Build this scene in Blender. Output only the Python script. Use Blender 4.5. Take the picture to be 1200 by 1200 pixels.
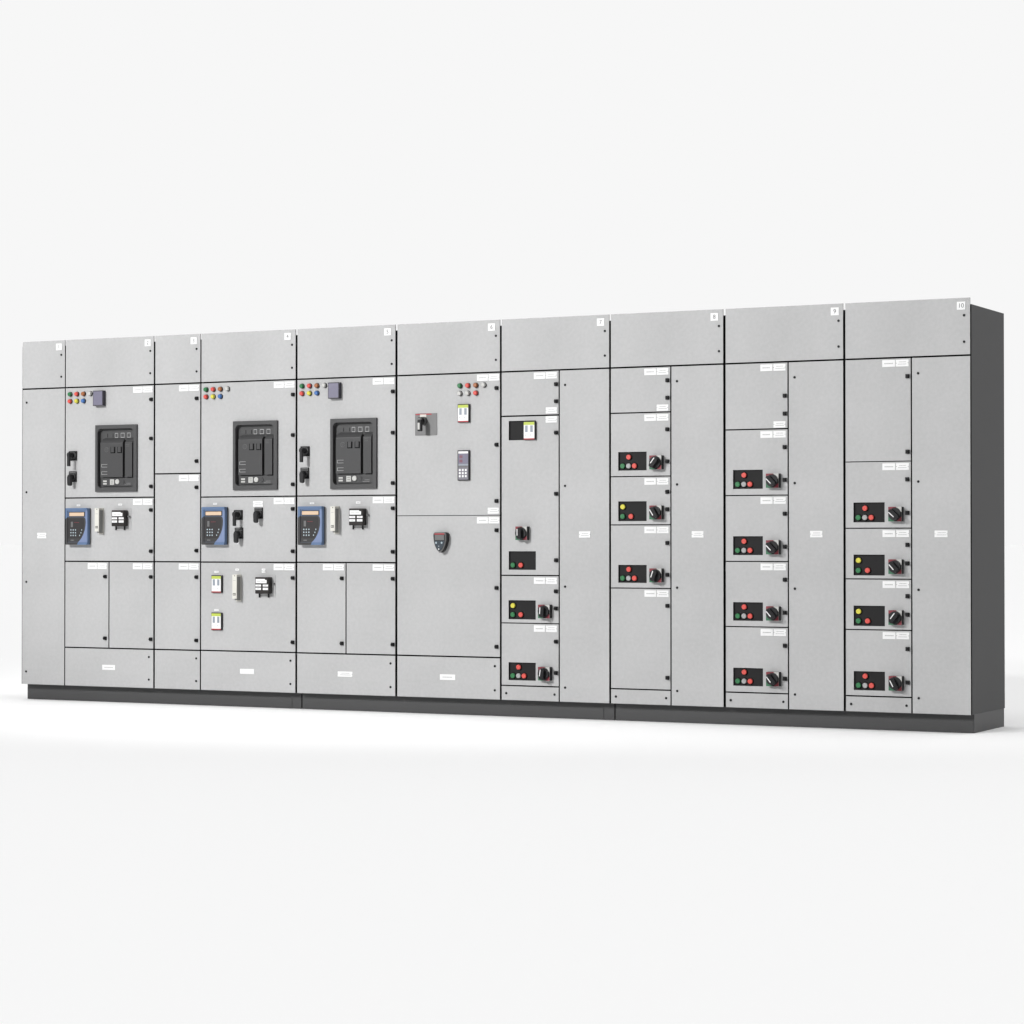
import bpy, bmesh, math, random
from mathutils import Vector
random.seed(4)
for o in list(bpy.data.objects): bpy.data.objects.remove(o)
S = bpy.context.scene
COL = S.collection
R = math.radians

# ------------------------------------------------------------------ camera
cd = bpy.data.cameras.new('camera'); cam = bpy.data.objects.new('camera', cd); COL.objects.link(cam)
cam.location = (10.150, -12.672, 1.0055)
cam.rotation_euler = (R(90 + .7285), 0, R(27.4652))
cd.sensor_width = 36; cd.lens = 86.766; cd.clip_start = .1; cd.clip_end = 3000
S.camera = cam

# ------------------------------------------------------------------ studio light
KEY = 2750; KEY_LOC = (-0.45, -9.0, 5.2); KEY_SIZE = .22
BACK = .93; DARK = .07; TOP = 2.32; DISC = 385
w = bpy.data.worlds.new('World'); S.world = w; w.use_nodes = True
nt = w.node_tree; nt.nodes.clear()
def N(t, **k):
    n = nt.nodes.new(t)
    for a, b in k.items(): setattr(n, a, b)
    return n
out = N('ShaderNodeOutputWorld'); bg = N('ShaderNodeBackground'); tc = N('ShaderNodeTexCoord'); sep = N('ShaderNodeSeparateXYZ')
nt.links.new(tc.outputs['Generated'], sep.inputs[0])
def mr(src, a, b, c, d):
    m = N('ShaderNodeMapRange'); m.interpolation_type = 'SMOOTHSTEP'
    nt.links.new(src, m.inputs[0])
    for i, v in enumerate((a, b, c, d)): m.inputs[i + 1].default_value = v
    return m.outputs[0]
base = mr(sep.outputs[1], -.2, .4, DARK, BACK)           # white studio wall behind, dark room in front
dot = N('ShaderNodeVectorMath', operation='DOT_PRODUCT')
nt.links.new(tc.outputs['Generated'], dot.inputs[0]); dot.inputs[1].default_value = Vector((0.0, -.15, .985)).normalized()
soft = mr(dot.outputs['Value'], .86, .93, 0, TOP)           # unseen bright patch overhead, added to whiten the floor
dot2 = N('ShaderNodeVectorMath', operation='DOT_PRODUCT')       # main studio light far off, front left
nt.links.new(tc.outputs['Generated'], dot2.inputs[0]); dot2.inputs[1].default_value = Vector((-3.9, -12, 5.3)).normalized()
disc = mr(dot2.outputs['Value'], math.cos(R(1.8)), math.cos(R(1.4)), 0, DISC)
add0 = N('ShaderNodeMath', operation='ADD'); nt.links.new(base, add0.inputs[0]); nt.links.new(disc, add0.inputs[1])
add = N('ShaderNodeMath', operation='ADD'); nt.links.new(add0.outputs[0], add.inputs[0]); nt.links.new(soft, add.inputs[1])
w.cycles.sampling_method = 'MANUAL'; w.cycles.sample_map_resolution = 2048
nt.links.new(add.outputs[0], bg.inputs['Strength']); bg.inputs['Color'].default_value = (1, 1, 1, 1)
nt.links.new(bg.outputs[0], out.inputs[0])
kd = bpy.data.lights.new('key_light', 'SPOT'); kd.shadow_soft_size = KEY_SIZE; kd.spot_size = R(69); kd.spot_blend = .5; kd.energy = KEY; kd.color = (1, 1, 1)
key = bpy.data.objects.new('key_light', kd); COL.objects.link(key); key.location = KEY_LOC
key.rotation_euler = (Vector((2.35, 0, 4.45)) - Vector(KEY_LOC)).to_track_quat('-Z', 'Y').to_euler()
S.view_settings.view_transform = 'Standard'; S.view_settings.look = 'None'
S.view_settings.exposure = 0; S.view_settings.gamma = 1; S.view_settings.use_curve_mapping = False
S.render.resolution_x = S.render.resolution_y = 1024

# ------------------------------------------------------------------ materials
def mat(name, col, rough=.5, metal=0, noise=0, scale=40, bump=0, bscale=300, spec=.5, emit=0):
    m = bpy.data.materials.new(name); m.use_nodes = True
    t = m.node_tree; p = t.nodes['Principled BSDF']
    p.inputs['Base Color'].default_value = (*col, 1); p.inputs['Roughness'].default_value = rough
    p.inputs['Metallic'].default_value = metal; p.inputs['Specular IOR Level'].default_value = spec
    if emit:
        p.inputs['Emission Color'].default_value = (*col, 1); p.inputs['Emission Strength'].default_value = emit
    if noise or bump:
        c = t.nodes.new('ShaderNodeTexCoord')
    if noise:
        n = t.nodes.new('ShaderNodeTexNoise'); n.inputs['Scale'].default_value = scale; n.inputs['Detail'].default_value = 8; n.inputs['Roughness'].default_value = .65
        n2 = t.nodes.new('ShaderNodeTexNoise'); n2.inputs['Scale'].default_value = 2.2; n2.inputs['Detail'].default_value = 4
        t.links.new(c.outputs['Object'], n.inputs['Vector']); t.links.new(c.outputs['Object'], n2.inputs['Vector'])
        ad = t.nodes.new('ShaderNodeMath'); ad.operation = 'ADD'
        t.links.new(n.outputs['Fac'], ad.inputs[0]); t.links.new(n2.outputs['Fac'], ad.inputs[1])
        r = t.nodes.new('ShaderNodeMapRange'); r.inputs[1].default_value = .7; r.inputs[2].default_value = 1.3
        r.inputs[3].default_value = 1 - noise; r.inputs[4].default_value = 1 + noise
        t.links.new(ad.outputs[0], r.inputs[0])
        mx = t.nodes.new('ShaderNodeVectorMath'); mx.operation = 'SCALE'; mx.inputs[0].default_value = col
        t.links.new(r.outputs[0], mx.inputs['Scale']); t.links.new(mx.outputs[0], p.inputs['Base Color'])
    if bump:
        b = t.nodes.new('ShaderNodeTexNoise'); b.inputs['Scale'].default_value = bscale; b.inputs['Detail'].default_value = 2
        bm_ = t.nodes.new('ShaderNodeBump'); bm_.inputs['Strength'].default_value = bump; bm_.inputs['Distance'].default_value = .001
        t.links.new(c.outputs['Object'], b.inputs['Vector']); t.links.new(b.outputs['Fac'], bm_.inputs['Height']); t.links.new(bm_.outputs[0], p.inputs['Normal'])
    return m
M = {
 'panel': mat('grey_powder_coat', (.41, .41, .411), .55, noise=.078, scale=48, bump=.3, bscale=220, spec=.3),
 'plinth': mat('plinth_paint', (.058, .058, .059), .5, noise=.03, scale=70, spec=.4),
 'dark': mat('charcoal_paint', (.042, .042, .043), .55, noise=.03, scale=70, spec=.28),
 'edge': mat('black_gasket_and_shade', (.006, .006, .006), .8, spec=.05),  # gaskets, returns and slots; also painted shade on the breaker cover
 'black': mat('black_plastic', (.007, .007, .008), .45, spec=.25),
 'soft_black': mat('matt_black_plastic', (.014, .014, .015), .5, spec=.3),
 'window': mat('smoked_recess', (.012, .0115, .012), .6, noise=.05, scale=60, spec=.2),
 'breaker': mat('dark_grey_plastic', (.061, .061, .062), .5, noise=.04, scale=150, spec=.3),
 'breaker_cover': mat('breaker_cover_plastic', (.052, .052, .053), .5, noise=.04, scale=150, spec=.3),
 'breaker_line': mat('breaker_printing', (.36, .36, .36), .6),
 'white': mat('white_laminate', (.74, .74, .74), .5),
 'ink': mat('grey_ink', (.37, .37, .37), .7),
 'ink_mid': mat('engraved_digits', (.14, .14, .14), .7),
 'ink_dark': mat('dark_ink', (.03, .03, .03), .7),
 'green': mat('green_lens', (.022, .16, .055), .35),
 'red': mat('red_lens', (.60, .075, .06), .35),
 'orange': mat('amber_lens', (.33, .12, .045), .35),
 'yellow': mat('yellow_lens', (.60, .55, .06), .35),
 'blue': mat('blue_lens', (.05, .14, .37), .35),
 'clear': mat('clear_lens', (.50, .50, .48), .3),
 'grey_btn': mat('grey_button_cap', (.33, .33, .33), .4),
 'bezel': mat('dark_bezel', (.014, .014, .016), .4, spec=.3),
 'meter': mat('meter_case', (.04, .038, .05), .45, spec=.3),
 'meter_glass': mat('meter_screen', (.155, .148, .205), .4),
 'rblue': mat('blue_relay_case', (.10, .155, .265), .5, spec=.3),
 'rlight': mat('light_blue_overlay', (.155, .205, .345), .5),
 'rgrey': mat('grey_relay_overlay', (.042, .042, .043), .5, spec=.3),
 'rkey': mat('dark_keypad', (.028, .026, .027), .5, spec=.3),
 'lcd': mat('amber_display', (.60, .44, .31), .4),
 'keyc': mat('key_caps', (.38, .46, .50), .5),
 'cream': mat('cream_plastic', (.60, .59, .54), .45),
 'cream_shaded': mat('shaded_cream_plastic', (.19, .19, .18), .5),  # cream block's shaded side, darkening put into the colour
 'brown': mat('brown_black_case', (.02, .017, .016), .4, spec=.3),
 'flange': mat('clear_cover_flange', (.385, .385, .385), .3),
 'tag': mat('lime_strip', (.42, .50, .07), .5),
 'redstrip': mat('red_strip', (.33, .02, .03), .5),
 'slot': mat('blue_grey_window', (.25, .28, .32), .4),
 'kpgrey': mat('lilac_grey_overlay', (.17, .162, .19), .5),
 'plategrey': mat('grey_switch_plate', (.155, .155, .155), .5),
 'maroon': mat('dark_red_print', (.20, .022, .034), .5),
 'rotgreen': mat('dark_green_print', (.02, .12, .055), .5),
 'navy': mat('dark_blue_face', (.02, .032, .045), .4),
 'silver': mat('silver_insert', (.50, .50, .48), .35),
 'rim': mat('grey_rim', (.12, .12, .12), .4),
 'floor': mat('white_studio_floor', (.92, .92, .92), .95, spec=.05),
}

# ------------------------------------------------------------------ mesh helpers (mm, x right, y away, z up)
class MB:
    def __init__(s): s.bm = bmesh.new(); s.mats = []
    def mi(s, m):
        if m not in s.mats: s.mats.append(m)
        return s.mats.index(m)
    def box(s, m, x0, x1, z0, z1, y0, y1, bev=0):
        """front at y=-y1 (towards viewer), back at y=-y0"""
        k = s.mi(m)
        vs = [s.bm.verts.new((x / 1000, -y / 1000, z / 1000)) for x in (x0, x1) for y in (y0, y1) for z in (z0, z1)]
        idx = [(0, 1, 3, 2), (4, 6, 7, 5), (0, 2, 6, 4), (1, 5, 7, 3), (0, 4, 5, 1), (2, 3, 7, 6)]
        fs = [s.bm.faces.new([vs[i] for i in f]) for f in idx]
        for f in fs: f.material_index = k
        bmesh.ops.recalc_face_normals(s.bm, faces=fs)
        if bev:
            es = list({e for f in fs for e in f.edges})
            r = bmesh.ops.bevel(s.bm, geom=es, offset=bev / 1000, segments=2, affect='EDGES', profile=.5, clamp_overlap=True)
            for f in r['faces']: f.material_index = k
        return s
    def prism(s, m, pts, y0, y1, side=None, shrink=0, smooth=False):
        """polygon pts (x,z) extruded from y0 to y1 towards viewer; shrink moves front ring towards the centroid"""
        k = s.mi(m); ks = s.mi(side or m)
        cx = sum(p[0] for p in pts) / len(pts); cz = sum(p[1] for p in pts) / len(pts)
        def sh(p):
            dx, dz = p[0] - cx, p[1] - cz; L = math.hypot(dx, dz) or 1
            return (p[0] - dx / L * shrink, p[1] - dz / L * shrink)
        a = [s.bm.verts.new((p[0] / 1000, -y0 / 1000, p[1] / 1000)) for p in pts]
        b = [s.bm.verts.new((sh(p)[0] / 1000, -y1 / 1000, sh(p)[1] / 1000)) for p in pts]
        fs = []
        f = s.bm.faces.new(b); f.material_index = k; fs.append(f)
        f = s.bm.faces.new(a[::-1]); f.material_index = ks; fs.append(f)
        n = len(pts)
        for i in range(n):
            f = s.bm.faces.new((a[i], a[(i + 1) % n], b[(i + 1) % n], b[i])); f.material_index = ks; f.smooth = smooth; fs.append(f)
        bmesh.ops.recalc_face_normals(s.bm, faces=fs)
        return s
    def cyl(s, m, cx, cz, r, y0, y1, n=28, shrink=0, side=None):
        pts = [(cx + r * math.cos(2 * math.pi * i / n), cz + r * math.sin(2 * math.pi * i / n)) for i in range(n)]
        return s.prism(m, pts, y0, y1, side, shrink, True)
    def sheet(s, m, x0, x1, z0, z1, holes=(), t=1, back=18, edge='edge'):
        """sheet-steel front with rectangular cut-outs, dark folded returns behind a thin light lip"""
        k = s.mi(m); e = s.mi(edge)
        xs = sorted({x0, x1, *[v for h in holes for v in h[:2]]}); zs = sorted({z0, z1, *[v for h in holes for v in h[2:]]})
        V = {}
        def v(x, y, z):
            if (x, y, z) not in V: V[(x, y, z)] = s.bm.verts.new((x / 1000, y / 1000, z / 1000))
            return V[(x, y, z)]
        def solid(i, j):
            if i < 0 or j < 0 or i >= len(xs) - 1 or j >= len(zs) - 1: return False
            cx, cz = (xs[i] + xs[i + 1]) / 2, (zs[j] + zs[j + 1]) / 2
            return not any(h[0] < cx < h[1] and h[2] < cz < h[3] for h in holes)
        fs = []
        def q(k_, *p):
            f = s.bm.faces.new([v(*a) for a in p]); f.material_index = k_; fs.append(f)
        for i in range(len(xs) - 1):
            for j in range(len(zs) - 1):
                if not solid(i, j): continue
                a, b, c, d = xs[i], xs[i + 1], zs[j], zs[j + 1]
                q(k, (a, 0, c), (b, 0, c), (b, 0, d), (a, 0, d)); q(e, (a, back, c), (a, back, d), (b, back, d), (b, back, c))
                for (di, dj, p, r) in ((-1, 0, (a, c), (a, d)), (1, 0, (b, c), (b, d)), (0, -1, (a, c), (b, c)), (0, 1, (a, d), (b, d))):
                    if not solid(i + di, j + dj):
                        q(k, (p[0], 0, p[1]), (r[0], 0, r[1]), (r[0], t, r[1]), (p[0], t, p[1]))
                        q(e, (p[0], t, p[1]), (r[0], t, r[1]), (r[0], back, r[1]), (p[0], back, p[1]))
        bmesh.ops.recalc_face_normals(s.bm, faces=fs)
        return s
    def data(s, name):
        me = bpy.data.meshes.new(name); s.bm.to_mesh(me); s.bm.free()
        for m in s.mats: me.materials.append(M[m])
        return me
CACHE = {}
def cached(key, fn):
    if key not in CACHE: CACHE[key] = fn().data(str(key if isinstance(key, str) else key[0]))
    return CACHE[key]
def obj(name, me, parent=None, x=0, z=0, y=0, label=None):
    """x, z in mm relative to the parent's origin; y towards the viewer"""
    o = bpy.data.objects.new(name, me); COL.objects.link(o)
    o.parent = parent; o.location = (x / 1000, -y / 1000, z / 1000)
    if label: o['label'] = label
    return o

# ------------------------------------------------------------------ small fittings
def text_data(s, size, m='ink'):
    key = ('text', s, size)
    if key in CACHE: return CACHE[key]
    c = bpy.data.curves.new('digits', 'FONT'); c.body = s; c.size = size / 1000; c.align_x = 'CENTER'; c.align_y = 'CENTER'; c.extrude = .0003
    o = bpy.data.objects.new('digits', c); COL.objects.link(o)
    me = bpy.data.meshes.new_from_object(o.evaluated_get(bpy.context.evaluated_depsgraph_get()))
    for v in me.vertices: v.co = Vector((v.co.x, -v.co.z, v.co.y))
    me.materials.clear(); me.materials.append(M[m])
    bpy.data.objects.remove(o); CACHE[key] = me
    return me
def screw(par, x, z):
    def f():
        b = MB(); b.cyl('black', 0, 0, 7, 0, 2.5, 14); b.cyl('soft_black', 0, 0, 5, 2.5, 4.5, 14, 1); b.box('edge', -3.5, 3.5, -.7, .7, 4.5, 4.7); return b
    obj('screw', cached('screw', f), par, x, z)
def latch(par, x, z):
    def f():
        b = MB(); b.box('black', -11, 11, -11, 11, 0, 10, 2); b.cyl('black', 0, 0, 8.5, 10, 19, 16, 1); b.box('edge', -5, 5, -1.2, 1.2, 19, 19.4); return b
    obj('latch', cached('latch', f), par, x, z)
def plate(par, x0, x1, z0, z1, kind, name='name_plate'):
    W, H = x1 - x0, z1 - z0
    def f():
        b = MB(); b.box('white', 0, W, 0, H, 0, 2.5, .6)
        if kind == 'A':
            x = W * .18
            while x < W * .8:
                d = random.uniform(2.5, 5); b.box('ink', x, x + d, H * .42, H * .58, 2.5, 2.7); x += d + 1.6
        elif kind == 'B':
            for zz, a, c in ((.62, .25, .78), (.3, .18, .84)):
                x = W * a
                while x < W * c:
                    d = random.uniform(2.5, 6); b.box('ink', x, x + d, H * zz, H * zz + 3.6, 2.5, 2.7); x += d + 1.6
            for x in (3, W - 3): b.cyl('ink_dark', x, H / 2, 1.6, 2.5, 3.2, 10)
        elif kind == 's':
            b.box('ink', W * .2, W * .8, H * .4, H * .6, 2.5, 2.7)
        return b
    return obj(name, cached((name, round(W), round(H), kind, random.randint(0, 2)), f), par, x0, z0)
def lamp(par, x, z, c, label):
    def f():
        b = MB(); b.cyl('bezel', 0, 0, 16, 0, 6, 28, 1); return b
    def g():
        b = MB(); b.cyl(c, 0, 0, 13.8, 5, 17, 28, .8); b.cyl(c, 0, 0, 13, 17, 20.5, 28, 3.5); return b
    o = obj('indicator_lamp', cached('bezel', f), par, x, z, label=label)
    obj('lens', cached(('lens', c), g), o)
def button(par, x, z, c, y, label):
    def g():
        b = MB(); b.cyl('edge', 0, 0, 17, 0, 3, 28); b.cyl(c, 0, 0, 14.5, 3, 13, 32, 1); b.cyl(c, 0, 0, 12, 13, 14, 32, .6); return b
    obj('push_button', cached(('button', c), g), par, x, z, y, label)

# ------------------------------------------------------------------ devices on the doors
def circuit_breaker(cab, x, z):     # origin = lower left of the frame
    def frame():
        b = MB(); m = 'breaker'
        pass
        # rounded opening ring
        ox0, ox1, oz0, oz1, r = 18, 297, 25, 399, 26
        ring = []
        for cx, cz, a0 in ((ox1 - r, oz1 - r, 0), (ox0 + r, oz1 - r, 90), (ox0 + r, oz0 + r, 180), (ox1 - r, oz0 + r, 270)):
            ring += [(cx + r * math.cos(R(a0 + a)), cz + r * math.sin(R(a0 + a))) for a in range(0, 91, 15)]
        k = b.mi(m); n = len(ring)
        corner = [(321, 422), (0, 422), (0, 0), (321, 0)]
        fi = [b.bm.verts.new((p[0] / 1000, -.014, p[1] / 1000)) for p in ring]
        bi = [b.bm.verts.new((p[0] / 1000, .0155, p[1] / 1000)) for p in ring]
        cv = [b.bm.verts.new((p[0] / 1000, -.014, p[1] / 1000)) for p in corner]
        cb = [b.bm.verts.new((p[0] / 1000, 0, p[1] / 1000)) for p in corner]
        fs = []
        per = n // 4
        for c in range(4):
            for i in range(per - 1):
                fs.append(b.bm.faces.new((cv[c], fi[c * per + i], fi[c * per + i + 1])))
            fs.append(b.bm.faces.new((cv[c], fi[c * per + per - 1], fi[((c + 1) * per) % n], cv[(c + 1) % 4])))
            fs.append(b.bm.faces.new((cv[c], cv[(c + 1) % 4], cb[(c + 1) % 4], cb[c])))
        for i in range(n):
            fs.append(b.bm.faces.new((fi[i], fi[(i + 1) % n], bi[(i + 1) % n], bi[i])))
        fs.append(b.bm.faces.new(bi))
        for f in fs: f.material_index = k
        bmesh.ops.recalc_face_normals(b.bm, faces=fs)
        return b
    o = obj('circuit_breaker', cached('circuit_breaker', frame), cab, x, z, label='dark grey air circuit breaker front in a square frame')
    def cover():
        b = MB(); m = 'breaker_cover'
        b.box('edge', 284, 289, 94, 328, -14, -4)  # black strip standing in for shade beside the right block
        # two raised blocks with a sloped top, groove between
        for x0, x1 in ((38, 211), (229, 284)):
            k = b.mi(m)
            prof = [(-15, 92), (10, 92), (10, 303), (9, 309), (-15, 335)]   # (height, z)
            A = [b.bm.verts.new((x0 / 1000, -h / 1000, z_ / 1000)) for h, z_ in prof]
            B = [b.bm.verts.new((x1 / 1000, -h / 1000, z_ / 1000)) for h, z_ in prof]
            fs = [b.bm.faces.new(A), b.bm.faces.new(B[::-1])]
            for i in range(5): fs.append(b.bm.faces.new((A[i], A[(i + 1) % 5], B[(i + 1) % 5], B[i])))
            for f in fs: f.material_index = k
            bmesh.ops.recalc_face_normals(b.bm, faces=fs)
        b.box('edge', 211, 229, 98, 324, -11, -3)  # black filler standing in for shade down in the groove
        for z0 in (155, 109):      # printed frames
            b.box('breaker_line', 47, 49.5, z0, z0 + 19, 10, 10.4); b.box('breaker_line', 49.5, 92, z0 + 17, z0 + 19, 10, 10.4); b.box('breaker_line', 49.5, 92, z0, z0 + 2, 10, 10.4)
        b.box('rim', 236, 262, 296, 297.5, 10, 10.3); b.box('rim', 236, 262, 285, 286.5, 10, 10.3)
        return b
    obj('breaker_cover', cached('breaker_cover', cover), o)
    def controls():
        b = MB()
        for x0 in (118, 170):
            b.box('edge', x0, x0 + 36, 243, 283, 10, 10.5); b.box('breaker_cover', x0 + 6, x0 + 29, 248, 283, 10.5, 15, 1)
        b.cyl('rim', 86, 266, 15, 10, 10.6); b.cyl('breaker', 86, 266, 13.5, 10.6, 11.4)
        return b
    obj('control_buttons', cached('control_buttons', controls), o)
    def upper():
        b = MB()
        b.box('breaker', 48, 288, 340, 378, -14, -8)
        for x0, x1 in ((139, 162), (184, 212), (233, 259)):
            b.box('breaker_line', x0, x1, 341, 371, -8, -7.4); b.box('breaker', x0 + 2.5, x1 - 2.5, 344.5, 367.5, -7.4, -6.8)
        for x0 in (80, 122): b.box('edge', x0, x0 + 3, 345, 368, -8, -7)
        return b
    obj('status_windows', cached('status_windows', upper), o)
    def lower():
        b = MB()
        b.box('breaker', 42, 288, 36, 88, -14, -7)
        for z0 in (62, 46): b.box('clear', 48, 76, z0, z0 + 10, -7, -5.5)
        b.box('clear', 102, 134, 44, 78, -7, -5)
        for z0 in (66, 54): b.box('edge', 109, 127, z0, z0 + 2.5, -5, -4.6)
        b.cyl('silver', 160, 63, 17, -7, 0, 28, 2)
        b.box('breaker_line', 228, 262, 52, 53.5, -7, -6.6); b.box('breaker_line', 215, 262, 42, 43.5, -7, -6.6)
        b.cyl('breaker_cover', 200, 62, 13, -7, -4, 24, 1)
        return b
    obj('charging_panel', cached('charging_panel', lower), o)

def protection_relay(cab, x, z):    # origin lower left, 170 x 233
    def f():
        b = MB()
        b.box('rgrey', 2, 169, 1, 232, 0, 10, 2)
        b.box('rblue', 0, 170, 0, 233, 9, 34, 3)
        return b
    o = obj('protection_relay', cached('protection_relay', f), cab, x, z, label='blue protection relay with an amber display')
    def face():
        b = MB()
        # borders 6 mm proud of the recessed face
        b.prism('rblue', [(0, 163), (16, 175), (16, 217), (168, 217), (168, 233), (3, 233), (0, 230)], 34, 40)
        b.prism('rgrey', [(0, 4), (4, 0), (92, 0), (100, 16), (16, 16), (16, 175), (0, 163)], 34, 40)
        b.prism('rblue', [(92, 0), (168, 0), (168, 16), (100, 16)], 34, 40)
        b.box('rlight', 16, 166, 16, 217, 34, 34.6)
        sw = [(17, 17), (96, 17), (106, 24), (124, 44), (138, 68), (148, 92), (154, 118), (156, 146), (154, 162), (148, 172), (140, 176), (140, 212), (17, 212)]
        b.prism('rgrey', sw, 34.6, 35.2)
        b.box('rblue', 18, 152, 176, 216, 34.6, 35.5)
        return b
    fc = obj('front_overlay', cached('front_overlay', face), o)
    def disp():
        b = MB(); b.box('bezel', 24, 150, 178, 208, 35.6, 36); b.box('lcd', 28, 144, 182, 204, 36, 36.6); return b
    obj('display', cached('relay_display', disp), o)
    def keys():
        b = MB()
        b.prism('rkey', [(17, 40), (112, 40), (130, 70), (140, 95), (144, 120), (144, 150), (138, 168), (17, 168)], 35.2, 35.6)
        for i in range(3):
            for j in range(3): b.box('keyc', 41 + 18 * i - 4, 41 + 18 * i + 4, 59 + 17.5 * j - 4, 59 + 17.5 * j + 4, 35.6, 37, .5)
        for (a, c) in ((126, 94), (120, 76), (110, 59)): b.box('keyc', a - 3, a + 3, c - 4, c + 4, 35.6, 37, .5)
        b.box('rim', 40, 56, 112, 146, 35.6, 36.2); b.box('maroon', 66, 104, 140, 142, 35.6, 36)
        b.box('breaker_line', 38, 62, 28, 30, 35.2, 35.6)
        return b
    obj('keypad', cached('relay_keypad', keys), o)

def test_switch(cab, x, z):         # narrow cream block, 35 x 167
    def f():
        b = MB(); b.box('cream', 0, 36, 0, 167, 0, 9, 2)
        b.prism('cream', [(1, 18), (33, 18), (33, 165), (1, 165)], 9, 49, 'cream')
        b.box('cream_shaded', 33, 35.5, 8, 152, 9, 47)  # thin greyer plate paints the right side as shaded
        b.box('cream_shaded', 4, 33, 9, 17.8, 9, 28)
        return b
    o = obj('test_switch', cached('test_switch', f), cab, x, z, label='narrow cream test switch block')
    def g():
        b = MB(); b.cyl('ink_dark', 18, 158, 3, 49, 50); b.box('ink', 8, 24, 128, 130.5, 49, 49.4)
        b.box('ink_dark', 6, 26, 38, 52, 49, 49.6); b.box('cream', 9, 14, 41, 49, 49.6, 50); b.box('cream', 18, 23, 41, 49, 49.6, 50)
        return b
    obj('front_marking', cached('test_switch_marking', g), o)

def auxiliary_relay(cab, x, z):     # brown-black box with white labels, origin lower-left of the case (98 x 101)
    def f():
        b = MB(); b.box('flange', -14, 120, -26, 114, 0, 2.5, 1)
        b.box('brown', 0, 98, 0, 101, 2.5, 45, 4)
        for px in (6, 72): b.box('bezel', px, px + 6, -24, 0, 2.5, 14, 1)
        b.cyl('rim', 112, 62, 6, 2.5, 22, 16, 1)
        return b
    o = obj('auxiliary_relay', cached('auxiliary_relay', f), cab, x, z, label='dark relay case with white labels and two studs below')
    def g():
        b = MB()
        b.prism('white', [(6, 64), (85, 64), (85, 84), (74, 84), (70, 90), (6, 90)], 45, 45.6)
        for a, c, d, e in ((4, 44, 44, 56), (57, 97 - 2, 44, 56), (4, 44, 23, 37), (57, 95, 23, 37)): b.box('white', a, c, d, e, 45, 45.6)
        for a, c, zz in ((14, 40, 74), (46, 74, 74), (12, 34, 49), (66, 86, 49), (12, 34, 29), (66, 86, 29)): b.box('ink', a, c, zz, zz + 2.4, 45.6, 45.8)
        return b
    obj('label_card', cached('aux_relay_cards', g), o)

def selector_switch(cab, x, z, kind):   # plate lower left
    if kind == 'long':
        def f():
            b = MB(); b.box('black', 0, 61, 0, 60, 0, 10, 2); b.cyl('breaker', 34, 32, 24, 10, 14); b.box('rim', 10, 50, 52, 54, 10, 10.4); return b
        def g():
            b = MB(); b.cyl('black', 32, 34, 17, 14, 50); b.box('soft_black', 27, 45, -38, 44, 46, 64, 3); b.cyl('rim', 32, 34, 11, 50, 53); return b
    else:
        def f():
            b = MB(); b.box('black', 0, 60, 0, 68, 0, 7, 1.5); b.box('rim', 4, 56, 50, 53, 7, 7.4); b.box('plategrey', 6, 54, 58, 63, 7, 7.4); b.cyl('breaker', 30, 30, 22, 7, 11); return b
        def g():
            b = MB(); b.cyl('black', 30, 32, 17, 11, 36)
            b.prism('soft_black', [(22, -18), (27, -26), (40, -26), (47, -18), (48, 30), (42, 44), (26, 44), (20, 30)], 32, 52, shrink=2); return b
    o = obj('selector_switch', cached('selector_' + kind, f), cab, x, z)
    obj('lever', cached('selector_lever_' + kind, g), o)

def test_block(cab, x, z, name='test_block'):   # 76 x 108
    def f():
        b = MB(); b.box('bezel', 0, 78, 0, 108, 0, 14, 2); return b
    def g():
        b = MB(); b.box('white', 4, 72, 8, 103, 14, 16); b.box('tag', 4, 72, 86, 103, 16, 16.5); b.box('redstrip', 4, 72, 2, 9, 14, 16.6)
        for a in (13, 46): b.box('slot', a, a + 16, 45, 83, 16, 17); b.cyl('ink_dark', a + 2, 28, 1.8, 16, 16.8, 10)
        b.cyl('ink', 31, 28, 1, 16, 16.5, 8)
        return b
    o = obj(name, cached('test_block', f), cab, x, z, label='white test block with a lime top strip and a red foot')
    obj('faceplate', cached('test_block_face', g), o)

def panel_meter(cab, x, z):
    def f():
        b = MB(); b.box('meter', 0, 78, 0, 97, 0, 30, 2); return b
    def g():
        b = MB(); b.box('meter_glass', 5, 74, 7, 92, 30, 31); b.box('kpgrey', 5, 74, 3.5, 6, 30, 30.6); return b
    o = obj('panel_meter', cached('panel_meter', f), cab, x, z, label='lilac faced panel meter')
    obj('screen', cached('meter_screen', g), o)

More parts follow.
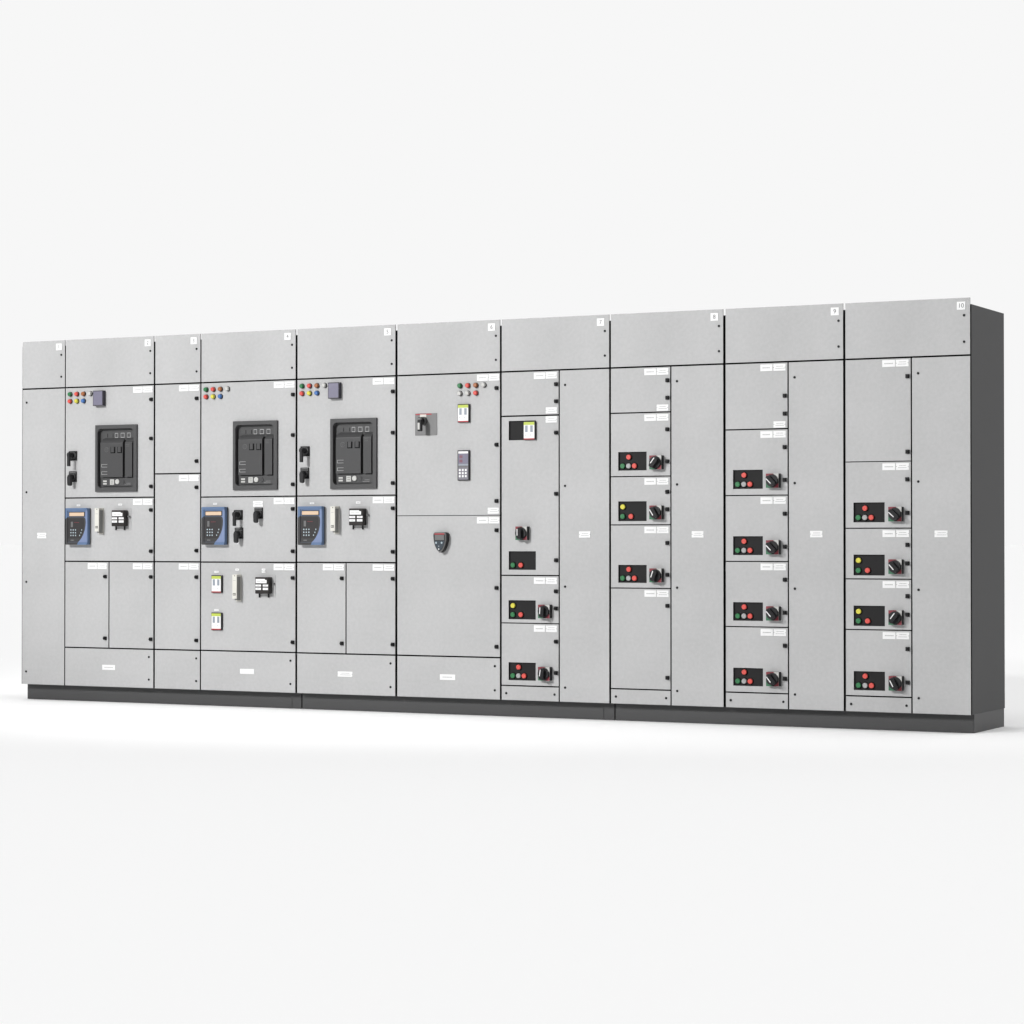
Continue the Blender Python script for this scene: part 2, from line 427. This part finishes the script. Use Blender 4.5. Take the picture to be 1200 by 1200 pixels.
def control_window(cab, x, z, h, btns):   # recessed black window 176 wide
    def f():
        b = MB(); b.box('window', 0, 176, 0, h, -14, -11); return b
    o = obj('control_window', cached(('control_window', h), f), cab, x, z, label='black recessed control window')
    N_ = {'green': 'green push button', 'red': 'red push button', 'grey_btn': 'grey push button', 'yellow': 'yellow push button'}
    for bx, bz, c in btns: button(o, bx, bz, c, -11, N_[c])
    return o
def rotary_switch(cab, x, z, ang):   # 73 x 78 face, 30 deep; ang = lean of the pointer bar from upright (deg, + = clockwise)
    def f():
        b = MB(); b.box('soft_black', 0, 76, 0, 78, 0, 27, 1.5)
        b.box('silver', 0, 73, 0, 78, 27, 30); b.prism('maroon', [(0, 60), (40, 60), (44, 78), (0, 78)], 30, 30.5)
        b.prism('rotgreen', [(0, 0), (34, 0), (24, 20), (0, 28)], 30, 30.5); b.prism('maroon', [(46, 0), (73, 0), (73, 26)], 30, 30.5)
        b.prism('rim', [(44, 62), (48, 76), (46, 76), (42, 62)], 30, 30.6)
        b.prism('bezel', [(34, 0), (46, 0), (73, 26), (73, 48), (60, 62), (40, 60), (0, 60), (0, 28), (24, 20)], 30, 30.3)
        return b
    o = obj('rotary_switch', cached('rotary_switch', f), cab, x, z, label='rotary switch with red and green dial plate')
    def g():
        b = MB(); b.cyl('soft_black', 0, 0, 35, 0, 12, 36, 2)
        L, W_ = 35, 15
        b.prism('black', [(-W_, -L + 8), (-W_ + 7, -L), (W_ - 7, -L), (W_, -L + 8), (W_, L - 12), (0 + 4, L), (-4, L), (-W_, L - 12)], 12, 34, shrink=3)
        b.box('white', -11.5, -6.5, -14, 24, 34, 34.6)
        return b
    k = obj('knob', cached('rotary_knob', g), o, 37, 39, 30)
    k.rotation_euler = (0, R(ang), 0)

def isolator_handle(cab, x, z):      # 148 x 130 plate
    def f():
        b = MB(); b.box('plategrey', 0, 148, 0, 130, 0, 3, .5)
        b.box('redstrip', 4, 112, 121, 128, 3, 3.5); b.box('cream', 34, 76, 108, 124, 3, 3.8); b.box('rotgreen', 42, 78, 98, 106, 3, 3.6)
        b.box('rim', 4, 30, 8, 9.5, 3, 3.4); b.box('rim', 4, 30, 16, 17.5, 3, 3.4)
        return b
    def g():
        b = MB(); b.cyl('breaker', 60, 86, 24, 3, 24, 28, 2); b.cyl('black', 58, 90, 16, 24, 52)
        b.cyl('plategrey', 62, 88, 15, 52, 68, 24, 3); b.box('soft_black', 52, 80, 22, 92, 50, 70, 5); b.box('silver', 56, 70, 32, 72, 70, 72, 1)
        return b
    o = obj('isolator_switch', cached('isolator', f), cab, x, z, label='pistol-grip isolator switch on a grey square plate')
    obj('handle', cached('isolator_handle', g), o)

def keypad_unit(cab, x, z):          # 77 x 177
    def f():
        b = MB(); b.box('bezel', 0, 78, 0, 177, 0, 13, 2); return b
    def g():
        b = MB(); b.box('kpgrey', 6, 72, 5, 172, 13, 14)
        b.box('white', 7, 72, 158, 170, 14, 14.6); b.box('rim', 7, 72, 76, 84, 14, 14.4); b.box('slot', 7, 72, 88, 96, 14, 14.4)
        for i in range(3):
            for j in range(3): b.box('white', 11 + 20 * i, 23 + 20 * i, 19 + 18 * j, 31 + 18 * j, 14, 16, .8)
        return b
    def h():
        b = MB(); b.box('meter_glass', 7, 72, 98, 156, 14, 14.6)
        for z0 in (131, 106):
            for x0 in (15, 26): b.box('maroon', x0, x0 + 8, z0, z0 + 16, 14.6, 15); b.box('meter_glass', x0 + 2.5, x0 + 5.5, z0 + 3, z0 + 7, 15, 15.2); b.box('meter_glass', x0 + 2.5, x0 + 5.5, z0 + 9.5, z0 + 13.5, 15, 15.2)
        return b
    o = obj('keypad_controller', cached('keypad_controller', f), cab, x, z, label='tall keypad controller with red digits')
    obj('keypad', cached('kc_keypad', g), o); obj('display', cached('kc_display', h), o)

def shield_display(cab, x, z):       # origin lower-left of the outline, 88 x 122
    P = [(0, 104), (2, 114), (10, 120), (76, 120), (84, 117), (89, 106), (88, 70), (80, 42), (66, 14), (50, 1), (42, 0), (26, 14), (12, 38), (4, 66)]
    def f():
        b = MB(); b.prism('bezel', P, 0, 34, smooth=True); b.prism('rim', P, 34, 40, shrink=3); return b
    def sc(p, k): return (44 + (p[0] - 44) * k, 64 + (p[1] - 64) * k)
    def g():
        b = MB(); b.prism('bezel', [sc(p, .86) for p in P], 40, 40.6)
        b.box('redstrip', 12, 78, 106, 113, 40.6, 41); b.box('rim', 14, 76, 74, 104, 40.6, 41); b.prism('navy', [(10, 70), (80, 70), (72, 42), (56, 20), (44, 12), (30, 22), (16, 46)], 40.6, 40.9)
        return b
    def h():
        b = MB()
        for a in (23, 60): b.cyl('keyc', a, 58, 6, 41, 43, 20, 1)
        b.cyl('slot', 41, 38, 3.4, 41, 43, 16); b.cyl('white', 41, 21, 3.6, 41, 43, 16)
        return b
    o = obj('control_display', cached('control_display', f), cab, x, z, label='shield shaped operator display')
    obj('screen_face', cached('cd_face', g), o); obj('control_keys', cached('cd_keys', h), o)

# ------------------------------------------------------------------ cabinets
ZB, ZT, SEAM = 100, 2305, 2000
XS = [0, 345, 1040, 1390, 2090, 2790, 3490, 4190, 4890, 5590, 6290]
GH = [4, 4, 6.2, 4.7, 7, 7.5, 6.2, 6, 7.5, 6.8, 0]     # half gap at each joint
GROUP = 'switchgear cabinets standing in one row'
class Cab:
    def __init__(s, i, label):
        s.i = i; s.x0 = XS[i]; s.w = XS[i + 1] - XS[i]
        s.l = GH[i]; s.r = s.w - GH[i + 1]
        s.e = bpy.data.objects.new('switchgear_cabinet', None); COL.objects.link(s.e)
        s.e.location = (s.x0 / 1000, 0, .1); s.e['label'] = label; s.e['category'] = 'cabinet'; s.e['group'] = GROUP
        s.e.empty_display_size = .1
        b = MB(); last = i == 9; 
        b.box('dark', .6 if i else 0, s.w - (0 if last else .6), 0, 2172, -630, -24, 0)
        b.box('edge', 6 if i else 4, s.w - 6, 2, 2168, -24, -18)
        if i == 0: b.box('dark', 0, 3.4, 0, 2172, -23.9, -.5)
        obj('carcass', b.data('carcass'), s.e)
        # top panel
        b = MB(); b.sheet('panel', s.l if i else 2, s.r, SEAM + 5 - ZB, ZT - ZB, back=6)
        t = obj('top_panel', b.data('top_panel'), s.e); s.top = t
        screw(t, s.w - 32, 2212 - ZB); screw(t, s.w - 32, 2072 - ZB)
        nx = s.w - NPR[i]
        p = obj('number_plate', cached('number_plate', lambda: MB().box('white', 0, 46, 0, 43, 0, 3, .6)), t, nx - 46, 2242 - ZB, label='white plate numbered %d' % (i + 1))
        obj('number', text_data(str(i + 1), 33, 'ink_mid'), t, nx - 22, 2263 - ZB, 3.3) if 0 else obj('number', text_data(str(i + 1), 33, 'ink_mid'), p, 23, 21, 3.3)
    def door(s, z0, z1, x0=None, x1=None, holes=(), name='door', g0=4.3, g1=4.3):
        x0 = s.l if x0 is None else x0; x1 = s.r if x1 is None else x1
        b = MB(); b.sheet('panel', x0, x1, z0 + g0 - ZB, z1 - g1 - ZB, [(h[0], h[1], h[2] - ZB, h[3] - ZB) for h in holes])
        return obj(name, b.data(name), s.e)
NPR = [27, 28, 30, 40, 37, 37, 35, 36, 30, 25]
def pair(d, xr, zt, single=False, z=None):
    """name plates under the top edge of a door; xr right edge, zt top seam"""
    t = (zt - 11 if z is None else z) - ZB
    if not single: plate(d, xr - 162, xr - 90, t - 37, t, 'A')
    plate(d, xr - 86, xr - 14, t - 37, t, 'B')
def latches(d, x, *zs):
    for z in zs: latch(d, x, z - ZB)
def lamps(c, x, z, rows):
    for j, row in enumerate(rows):
        for i, k in enumerate(row):
            if k: lamp(c.e, x + 53 * i, z - 45 * j - ZB, k, {'orange': 'amber', 'clear': 'clear'}.get(k, k) + ' indicator lamp')
L7 = (('green', 'red', 'orange', 'clear'), ('red', 'yellow', 'blue'))

def full_label(d, x): plate(d, x, x + 72, 1038 - ZB, 1074 - ZB, 'B')

# 1 - narrow end cabinet
c = Cab(0, 'narrow cabinet at the far left end of the row with one plain full-height cover')
d = c.door(ZB, SEAM, name='cover', g0=0)
for z in (1913, 1335, 758, 181): screw(d, 36, z - ZB)
full_label(d, 125)

# 2
c = Cab(1, 'second cabinet from the left, lamps and small meter above breaker, over two small doors')
xr = c.w; T = c.i
d = c.door(1295, SEAM, holes=[(255, 562, 1336, 1748)], g0=4, g1=4); pair(d, xr, SEAM); latches(d, xr - 22, 1908, 1663, 1363)
d = c.door(891, 1295); pair(d, xr, 1295); latches(d, xr - 22, 1215, 957)
d = c.door(343, 891, x0=c.l, x1=343, g0=4); pair(d, 344, 891); latches(d, 344 - 24, 796, 406)
d = c.door(343, 891, x0=351); pair(d, xr, 891); latches(d, xr - 22, 796, 406)
d = c.door(ZB, 343, name='base_cover', g0=0); screw(d, xr - 39, 294 - ZB); screw(d, xr - 39, 153 - ZB); plate(d, 297, 397, 206 - ZB, 238 - ZB, 'A')
lamps(c, 43, 1957, L7); panel_meter(c.e, 240, 1876 - ZB)
circuit_breaker(c.e, 247, 1332 - ZB)
selector_switch(c.e, 35, 1534 - ZB, 'long'); selector_switch(c.e, 34, 1397 - ZB, 'short')
protection_relay(c.e, 34, 997 - ZB); plate(c.e, 94, 122, 1242 - ZB, 1253 - ZB, 's')
test_switch(c.e, 270, 1063 - ZB); auxiliary_relay(c.e, 398, 1113 - ZB); plate(c.e, 420, 449, 1244 - ZB, 1256 - ZB, 's')

# 3
c = Cab(2, 'narrow cabinet of three stacked plain doors between two breaker cabinets')
xr = c.w
for z0, z1, a, b_ in ((1440, SEAM, 1905, 1516), (891, 1440, 1353, 961), (343, 891, 797, 405)):
    d = c.door(z0, z1); pair(d, xr, z1); latches(d, xr - 28, a, b_)
d = c.door(ZB, 343, name='base_cover', g0=0); screw(d, xr - 31, 293 - ZB); screw(d, xr - 31, 153 - ZB)

# 4
c = Cab(3, 'breaker cabinet with three black lever switches and two white test blocks on its lower door')
xr = c.w
d = c.door(1292, SEAM, holes=[(255, 562, 1336, 1748)], g0=4, g1=4); pair(d, xr, SEAM); latches(d, xr - 23, 1909, 1663, 1364)
d = c.door(890, 1292, g1=4); pair(d, xr, 1292); latches(d, xr - 23, 1215, 958)
d = c.door(344, 890); pair(d, xr, 890); latches(d, xr - 23, 796, 406)
d = c.door(ZB, 344, name='base_cover', g0=0); screw(d, xr - 41, 294 - ZB); screw(d, xr - 41, 153 - ZB); plate(d, 294, 397, 206 - ZB, 237 - ZB, '0')
lamps(c, 43, 1957, L7)
circuit_breaker(c.e, 247, 1333 - ZB)
protection_relay(c.e, 34, 997 - ZB); plate(c.e, 94, 122, 1243 - ZB, 1255 - ZB, 's')
selector_switch(c.e, 251, 1150 - ZB, 'long'); selector_switch(c.e, 256, 1034 - ZB, 'short'); selector_switch(c.e, 400, 1156 - ZB, 'short')
plate(c.e, 388, 460, 1229 - ZB, 1265 - ZB, 'B')
test_block(c.e, 89, 701 - ZB); test_block(c.e, 89, 471 - ZB)
plate(c.e, 104, 136, 824 - ZB, 836 - ZB, 's'); plate(c.e, 104, 136, 588 - ZB, 600 - ZB, 's')
test_switch(c.e, 267, 649 - ZB); plate(c.e, 259, 285, 838 - ZB, 851 - ZB, 's')
auxiliary_relay(c.e, 431, 699 - ZB); plate(c.e, 452, 480, 826 - ZB, 852 - ZB, 'B')

# 5
c = Cab(4, 'fifth cabinet from the left, lamps and breaker at top, left of the isolator plate cabinet')
xr = c.w
d = c.door(1292, SEAM, holes=[(256, 563, 1336, 1748)], g0=4, g1=4); pair(d, xr, SEAM); latches(d, xr - 22, 1908, 1663, 1364)
d = c.door(891, 1292, g1=4); pair(d, xr, 1292); latches(d, xr - 22, 1214, 956)
d = c.door(343, 891, x0=c.l, x1=348); pair(d, 352, 891); latches(d, 325, 796, 406)
d = c.door(343, 891, x0=356); pair(d, xr, 891); latches(d, xr - 22, 796, 406)
d = c.door(ZB, 343, name='base_cover', g0=0); screw(d, xr - 39, 293 - ZB); screw(d, xr - 39, 153 - ZB); plate(d, 295, 399, 206 - ZB, 238 - ZB, 'B')
lamps(c, 43, 1958, L7); panel_meter(c.e, 241, 1875 - ZB)
circuit_breaker(c.e, 248, 1332 - ZB)
selector_switch(c.e, 34, 1533 - ZB, 'long'); selector_switch(c.e, 32, 1396 - ZB, 'short')
protection_relay(c.e, 35, 996 - ZB); plate(c.e, 97, 129, 1242 - ZB, 1253 - ZB, 's')
test_switch(c.e, 270, 1062 - ZB); auxiliary_relay(c.e, 398, 1113 - ZB); plate(c.e, 422, 453, 1243 - ZB, 1256 - ZB, 's')

# 6
c = Cab(5, 'cabinet of two tall doors with grey isolator plate, keypad controller and shield shaped display')
xr = c.w
d = c.door(1169, SEAM, g0=2); pair(d, xr + 6, SEAM); plate(d, 615, 688, 1178 - ZB, 1213 - ZB, 'B'); latches(d, xr - 26, 1908, 1579, 1252)
d = c.door(343, 1169, g1=2); pair(d, xr + 6, 1169); latches(d, xr - 26, 1082, 747, 406)
d = c.door(ZB, 343, name='base_cover', g0=0); screw(d, xr - 39, 293 - ZB); screw(d, xr - 39, 153 - ZB); plate(d, 297, 400, 205 - ZB, 238 - ZB, 'A')
lamps(c, 432, 1928, (('green', 'red', 'orange', 'clear'), ('clear', 'clear', 'red')))
isolator_handle(c.e, 129, 1642 - ZB); test_block(c.e, 421, 1712 - ZB); keypad_unit(c.e, 420, 1373 - ZB); shield_display(c.e, 270, 951 - ZB)

# 7-10: feeder cabinets, left stack of compartment doors + full-height cover on the right
G3 = ((26, 26, 'green'), (63, 26, 'grey_btn'), (99, 26, 'red'))
def stack(c, split, doors, lx):
    """doors: (z0, z1, single, latch zs, window z, window h, buttons, rotary angle)"""
    for (z0, z1, single, ls, wz, wh, bt, ang) in doors:
        holes = [(51, 227, wz, wz + wh)] if wz else []
        d = c.door(z0, z1, x1=split - 4, holes=holes, g0=3.2, g1=3.2); pair(d, split, z1, single); latches(d, lx, *ls)
        if wz: control_window(c.e, 51, wz - ZB, wh, bt)
        if ang is not None: rotary_switch(c.e, 257, wz + (2 if wh > 108 else 4) - ZB + (7 if wh > 108 else 0), ang)
        c.last = d
    d = c.door(ZB, 184, x1=split - 4, name='base_cover', g0=0); screw(d, 36, 139 - ZB); screw(d, split - 30, 139 - ZB)
    d = c.door(ZB, SEAM, x0=split + 4, name='cable_cover', g0=0)
    for z in (1913, 1335, 758, 181): screw(d, split + 38, z - ZB)
    full_label(d, split + 127)
R4 = [(64, 76, 'red'), *G3]
def Y3(h): return [(27, h - 31, 'yellow'), (26, 27, 'green'), (78, 27, 'red')]

c = Cab(6, 'cabinet with black window holding a white test block, plain door above, three black windows below')
s = 378
d = c.door(1742, SEAM, x1=s - 4); pair(d, s, SEAM); plate(d, s - 85, s - 14, 1752 - ZB, 1787 - ZB, 'B'); latches(d, s - 18, 1919, 1821)
d = c.door(820, 1742, x1=s - 4, holes=[(52, 228, 1602, 1714), (52, 228, 853, 960)]); pair(d, s, 1742, True, 1736); latches(d, s - 18, 1641, 1290, 909)
o = control_window(c.e, 52, 1602 - ZB, 112, [])
test_block(c.e, 154, 1602 - ZB)
control_window(c.e, 52, 853 - ZB, 107, [(26, 27, 'green'), (77, 27, 'red')])
rotary_switch(c.e, 111, 1025 - ZB, 0)
stack(c, s, [(545, 820, False, (731, 633), 567, 110, Y3(110), 4), (184, 545, False, (443, 264), 215, 103, R4, 8)], s - 19)

c = Cab(7, 'cabinet with four plain or windowed compartments over a tall empty door in its left stack')
s = 376
d = c.door(1742, SEAM, x1=s - 4); pair(d, s, SEAM); plate(d, s - 86, s - 15, 1750 - ZB, 1785 - ZB, 'B'); latches(d, s - 19, 1920, 1822)
stack(c, s, [(1383, 1742, False, (1645, 1465), 1417, 105, R4, 38), (1110, 1383, False, (1295, 1197), 1131, 112, Y3(112), -32), (753, 1110, False, (1008, 830), 783, 101, R4, 18),
             (184, 753, False, (656, 253), None, 0, None, None)], s - 20)

c = Cab(8, 'cabinet with four equal windowed compartments, each with red and green buttons, under one plain door')
s = 376
d = c.door(1633, SEAM, x1=s - 4); pair(d, s, SEAM); plate(d, s - 85, s - 15, 1640 - ZB, 1675 - ZB, 'B'); latches(d, s - 18, 1814, 1716)
stack(c, s, [(1270, 1633, False, (1533, 1353), 1306, 105, R4, -45), (906, 1270, False, (1168, 988), 941, 104, R4, -45),
             (546, 906, False, (807, 627), 579, 102, R4, -42), (184, 546, False, (446, 266), 220, 99, R4, -38)], s - 19)

c = Cab(9, 'right end cabinet with dark exposed side wall and two yellow buttons in its windows')
s = 377
d = c.door(1446, SEAM, x1=s - 4, g0=2); pair(d, s, SEAM); latches(d, s - 20, 1899, 1495)
stack(c, s, [(1087, 1446, False, (1348, 1169), 1119, 107, R4, -48), (814, 1087, False, (998, 899), 833, 112, Y3(112), -42),
             (541, 814, False, (724, 625), 561, 109, Y3(109), 38), (184, 541, False, (442, 263), 215, 102, R4, -28)], s - 22)

# ------------------------------------------------------------------ plinths
PL = ['dark grey plinth under the four left cabinets', 'dark grey plinth under the three middle cabinets', 'dark grey plinth under the three right cabinets, its end face showing']
for i, (a, b_) in enumerate(((0, 2089), (2097, 4188), (4196, 6290))):
    e = bpy.data.objects.new('plinth', None); COL.objects.link(e); e.location = (a / 1000, .06, 0); e.empty_display_size = .05
    e['label'] = PL[i]; e['category'] = 'plinth'; e['group'] = 'plinths under the cabinet row'
    L = b_ - a
    m = MB(); m.box('plinth', 0, L, 0, 99.5, -555, 0); obj('base_frame', m.data('base_frame'), e)
    m = MB(); m.box('plinth', 66, L - (66 if i < 2 else 4), 3, 66, 0, 3); obj('front_cover', m.data('front_cover'), e)

# ------------------------------------------------------------------ studio floor
m = bpy.data.meshes.new('floor'); F_ = 1400
m.from_pydata([(-F_, -F_, 0), (F_, -F_, 0), (F_, F_, 0), (-F_, F_, 0)], [], [(0, 1, 2, 3)]); m.materials.append(M['floor'])
fl = bpy.data.objects.new('floor', m); COL.objects.link(fl); fl['kind'] = 'structure'; fl['label'] = 'plain white studio floor'
